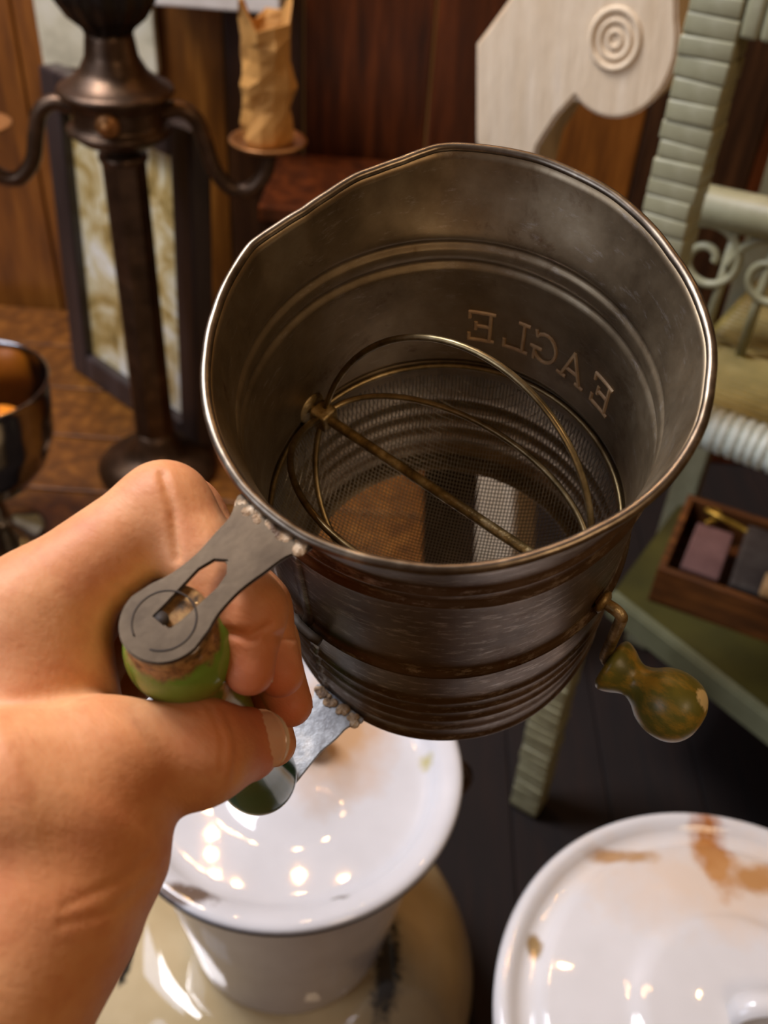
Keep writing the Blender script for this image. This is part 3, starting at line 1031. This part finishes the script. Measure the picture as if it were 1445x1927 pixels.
def hand_field():
    dims = ((HHI - HLO) / HS).astype(int) + 1
    ax = [(HLO[i] + HS * np.arange(dims[i])).astype(np.float32) for i in range(3)]
    X, Y, Z = np.meshgrid(*ax, indexing='ij')

    def cap(a, b, ra, rb):
        a = np.array(a, np.float32)
        d = np.array(b, np.float32) - a
        L2 = float(d @ d)
        px, py, pz = X - a[0], Y - a[1], Z - a[2]
        t = np.clip((px * d[0] + py * d[1] + pz * d[2]) / max(L2, 1e-6), 0, 1)
        r = ra + (rb - ra) * t
        return np.sqrt((px - t * d[0]) ** 2 + (py - t * d[1]) ** 2 + (pz - t * d[2]) ** 2) - r

    def smin(a, b, k):
        h = np.maximum(k - np.abs(a - b), 0) / k
        return np.minimum(a, b) - h * h * k * .25

    def chain(pts, k=4.0):
        d = None
        for (p, ra), (q, rb) in zip(pts, pts[1:]):
            c = cap(p, q, ra, rb)
            d = c if d is None else smin(d, c, k)
        return d

    fingers = HAND['fingers']
    F_ = None
    for ch in fingers:
        c = chain(ch)
        F_ = c if F_ is None else smin(F_, c, 1.6)
    palm = None
    for (a, ra, b, rb) in HAND['palm']:
        c = cap(a, b, ra, rb)
        palm = c if palm is None else smin(palm, c, 11)
    d = smin(F_, palm, 7)
    th = chain(HAND['thumb'], 6)
    for (a, ra, b, rb) in HAND['thenar']:
        th = smin(th, cap(a, b, ra, rb), 8)
    d = np.where((X < 103) & (Y > -12), smin(d, th, .8), smin(d, th, 3.5))
    return d, dims


HAND = dict(
    fingers=[
        [((103, -31, 120), 11.8), ((68, -26, 121), 9.9), ((73.5, 3.5, 117.5), 7.6), ((82.3, 11.5, 114.5), 5.3)],
        [((104, -37, 101), 12.0), ((62, -33, 101), 9.7), ((68, -3.5, 99), 7.7), ((75.5, 10.5, 96.5), 5.6)],
        [((106, -38, 82), 11.6), ((63, -33, 83), 9.2), ((69, -3, 81), 7.5), ((76.5, 11.5, 78.5), 5.5)],
        [((110, -35, 65), 10.6), ((72, -30, 66), 8.2), ((76, -4, 64), 7.0), ((84, 9.5, 61), 5.9)]],
    palm=[((103, -31, 119), 11.5, (142, 2, 101), 15), ((104, -37, 101), 12, (140, 4, 98), 16), ((106, -38, 84), 11.5, (140, 4, 94), 16), ((110, -35, 67), 10.5, (140, 4, 90), 15),
          ((106, -22, 113), 10, (116, -16, 102), 12), ((142, 10, 112), 21, (185, 18, 110), 25), ((185, 18, 110), 25, (230, 24, 110), 27)],
    thumb=[((130, -3.4, 121.5), 17.5), ((115, 2.5, 115), 12.3), ((101, 12, 106.5), 10.2), ((92.5, 15.5, 96.5), 8.2)],
    thenar=[((127, 7, 115), 15.5, (119, 3, 113), 12), ((127, 14, 108), 11.5, (140, 9, 108), 17)])


def surface_nets(d, dims, lo, h):
    s = d < 0
    nx, ny, nz = dims
    c = np.zeros((nx - 1, ny - 1, nz - 1), np.int8)
    for i in (0, 1):
        for j in (0, 1):
            for k in (0, 1):
                c += s[i:nx - 1 + i, j:ny - 1 + j, k:nz - 1 + k]
    act = (c > 0) & (c < 8)
    idx = -np.ones(act.shape, np.int64)
    cells = np.argwhere(act)
    idx[act] = np.arange(len(cells))
    acc = np.zeros((len(cells), 3))
    cnt = np.zeros(len(cells))
    cor = [(i, j, k) for i in (0, 1) for j in (0, 1) for k in (0, 1)]
    for a in cor:
        for axn in range(3):
            if a[axn] == 0:
                b = list(a)
                b[axn] = 1
                da = d[cells[:, 0] + a[0], cells[:, 1] + a[1], cells[:, 2] + a[2]]
                db = d[cells[:, 0] + b[0], cells[:, 1] + b[1], cells[:, 2] + b[2]]
                m = (da < 0) != (db < 0)
                t = np.where(m, da / np.where(m, da - db, 1), 0)
                p = np.array(a, float)[None].repeat(len(cells), 0)
                p[:, axn] = t
                acc[m] += p[m]
                cnt[m] += 1
    V = lo + h * (cells + acc / cnt[:, None])
    F = []
    for axn in range(3):
        u, v_ = (axn + 1) % 3, (axn + 2) % 3
        sl0 = [slice(1, -1)] * 3
        sl0[axn] = slice(0, -1)
        sl1 = list(sl0)
        sl1[axn] = slice(1, None)
        A, B = s[tuple(sl0)], s[tuple(sl1)]
        for val in (True, False):
            e = np.argwhere((A == val) & (B != val))
            off = np.ones(3, int)
            off[axn] = 0
            e = e + off
            q = []
            for du, dv in ((-1, -1), (0, -1), (0, 0), (-1, 0)):
                w = e.copy()
                w[:, u] += du
                w[:, v_] += dv
                q.append(idx[w[:, 0], w[:, 1], w[:, 2]])
            q = np.stack(q, 1)
            F.append(q if val else q[:, ::-1])
    return V, np.concatenate(F)


# skin folds: (points, width mm, depth mm) as seen from the side that faces up and out
FOLDS = [
    ([(65.1, -25.7, 132.7), (69.4, -18.8, 130.5), (75.9, -12.4, 126.4)], .8, .75),
    ([(88.3, -16.1, 130.8), (87, -10.8, 129.3), (86.2, -8.4, 128.6)], .8, .5),
    ([(80.5, 4.8, 121.2), (78.2, 9.2, 120.5), (74.4, 10.9, 121.4)], .9, 1.0),
    ([(75, 9.5, 114.8), (69.4, 12.7, 110.2)], .9, .8),
    ([(91.2, 12.8, 112.6), (94, 18, 110.5), (99.4, 21, 104.8)], .7, .35),
    ([(93.2, 11.1, 115.8), (96.1, 17.3, 114.5), (100.6, 19.6, 109.5)], .6, .18),
    ([(120.2, 22.4, 116.3), (125.6, 23.4, 120.6), (134.4, 18.8, 123.4)], .8, .22),
    ([(124.2, 25, 113.7), (130.6, 25.7, 120), (136.9, 20.6, 123.9)], .8, .2)]


def build_hand():
    d, dims = hand_field()
    V, F = surface_nets(d, dims, HLO, HS)
    me = bpy.data.meshes.new('person')
    me.vertices.add(len(V))
    me.loops.add(len(F) * 4)
    me.polygons.add(len(F))
    me.loops.foreach_set('vertex_index', F.ravel().astype(np.int32))
    me.polygons.foreach_set('loop_start', np.arange(0, len(F) * 4, 4, dtype=np.int32))
    me.vertices.foreach_set('co', V.ravel().astype(np.float32))
    me.update(calc_edges=True)
    nor = np.empty(len(V) * 3, np.float32)
    me.vertices.foreach_get('normal', nor)
    nor = nor.reshape(-1, 3)
    view = np.array([25., 84., 186.])
    view /= np.linalg.norm(view)
    facing = np.clip((nor @ view) / .3, 0, 1)
    e1 = np.cross(view, [1, 0, 0])
    e1 /= np.linalg.norm(e1)
    e2 = np.cross(view, e1)
    Q = np.stack([V @ e1, V @ e2], 1)
    disp = np.zeros(len(V))
    for pts, w, dep in FOLDS:
        P2 = np.array([[np.dot(p, e1), np.dot(p, e2)] for p in pts])
        best = np.full(len(V), 1e9)
        for a, b in zip(P2, P2[1:]):
            ab = b - a
            t = np.clip(((Q - a) @ ab) / (ab @ ab), 0, 1)
            best = np.minimum(best, np.linalg.norm(Q - a - t[:, None] * ab, axis=1))
        zc = np.mean([p[2] for p in pts])
        near = np.clip((26 - np.abs(V[:, 2] - zc)) / 6, 0, 1)
        disp -= dep * np.exp(-(best / w) ** 2) * near - .12 * dep * np.exp(-((best - 2.2 * w) / (1.4 * w)) ** 2) * near
    V = V + nor * (disp * facing)[:, None]
    me.vertices.foreach_set('co', (V * mm).ravel().astype(np.float32))
    me.polygons.foreach_set('use_smooth', [True] * len(F))
    me.update()
    me.materials.append(M['skin'])
    o = bpy.data.objects.new('person', me)
    C.objects.link(o)
    o.matrix_world = SM
    tag(o, 'bare left hand gripping the green handle of the tin flour sifter', 'person')
    return o


hand = build_hand()


def nail(center, along, normal, length, width, curve=.55):
    """a curved nail plate with a paler free edge, local mm"""
    a = Vector(along).normalized()
    n = Vector(normal)
    n = (n - a * n.dot(a)).normalized()
    s = a.cross(n)
    c = Vector(center)
    NA, NB = 10, 9
    plate = None
    for nm, u0, u1, mt in (('nail', -.5, .44, 'nail'), ('nail_tip', .44, .52, 'nail_tip')):
        V, F = [], []
        for top in (1, 0):
            for i in range(NA + 1):
                u = u0 + (u1 - u0) * i / NA
                wu = width * (1 - 1.6 * max(0, -u - .2) ** 2 * 4 - .5 * max(0, u - .25) ** 2 * 4)
                for j in range(NB + 1):
                    v_ = -0.5 + j / NB
                    ang_ = v_ * 2.0
                    R_ = width / 1.8
                    q = c + a * (u * length) + s * (R_ * math.sin(ang_) * wu / width) + n * (R_ * (math.cos(ang_) - 1) - .5 * length * curve * .25 * (u ** 2) * 2 + (.04 if top else -.5))
                    V.append(q * mm)
        w_ = NB + 1
        h_ = (NA + 1) * w_
        for i in range(NA):
            for j in range(NB):
                k = i * w_ + j
                F.append((k, k + w_, k + w_ + 1, k + 1))
                F.append((h_ + k + 1, h_ + k + w_ + 1, h_ + k + w_, h_ + k))
        for i in range(NA):
            for j in (0, NB):
                k = i * w_ + j
                F.append((k, k + w_, h_ + k + w_, h_ + k) if j == 0 else (k + w_, k, h_ + k, h_ + k + w_))
        for j in range(NB):
            for i in (0, NA):
                k = i * w_ + j
                F.append((k + 1, k, h_ + k, h_ + k + 1) if i == 0 else (k, k + 1, h_ + k + 1, h_ + k))
        plate = mesh(nm, V, F, mt, hand if nm == 'nail' else plate)


def nail_on(p, q, rad, out, back, length, width):
    p, q, n = Vector(p), Vector(q), Vector(out)
    a = (q - p).normalized()
    n = (n - a * n.dot(a)).normalized()
    nail(q + n * (rad + .1) - a * back, a, n, length, width)


nail_on((101, 12, 106.5), (92.5, 15.5, 96.5), 8.2, (-.35, .45, .8), 1.2, 14.5, 13.6)
nail_on((73.5, 3.5, 117.5), (82.3, 11.5, 114.5), 5.0, (-.7, .5, -.4), 2.2, 9.5, 8.4)
nail_on((68, -3.5, 99), (75.5, 10.5, 96.5), 5.3, (-.7, .5, -.4), 2.2, 9.5, 8.6)
nail_on((69, -3, 81), (76.5, 11.5, 78.5), 5.2, (-.7, .5, -.4), 2.2, 9.5, 8.6)
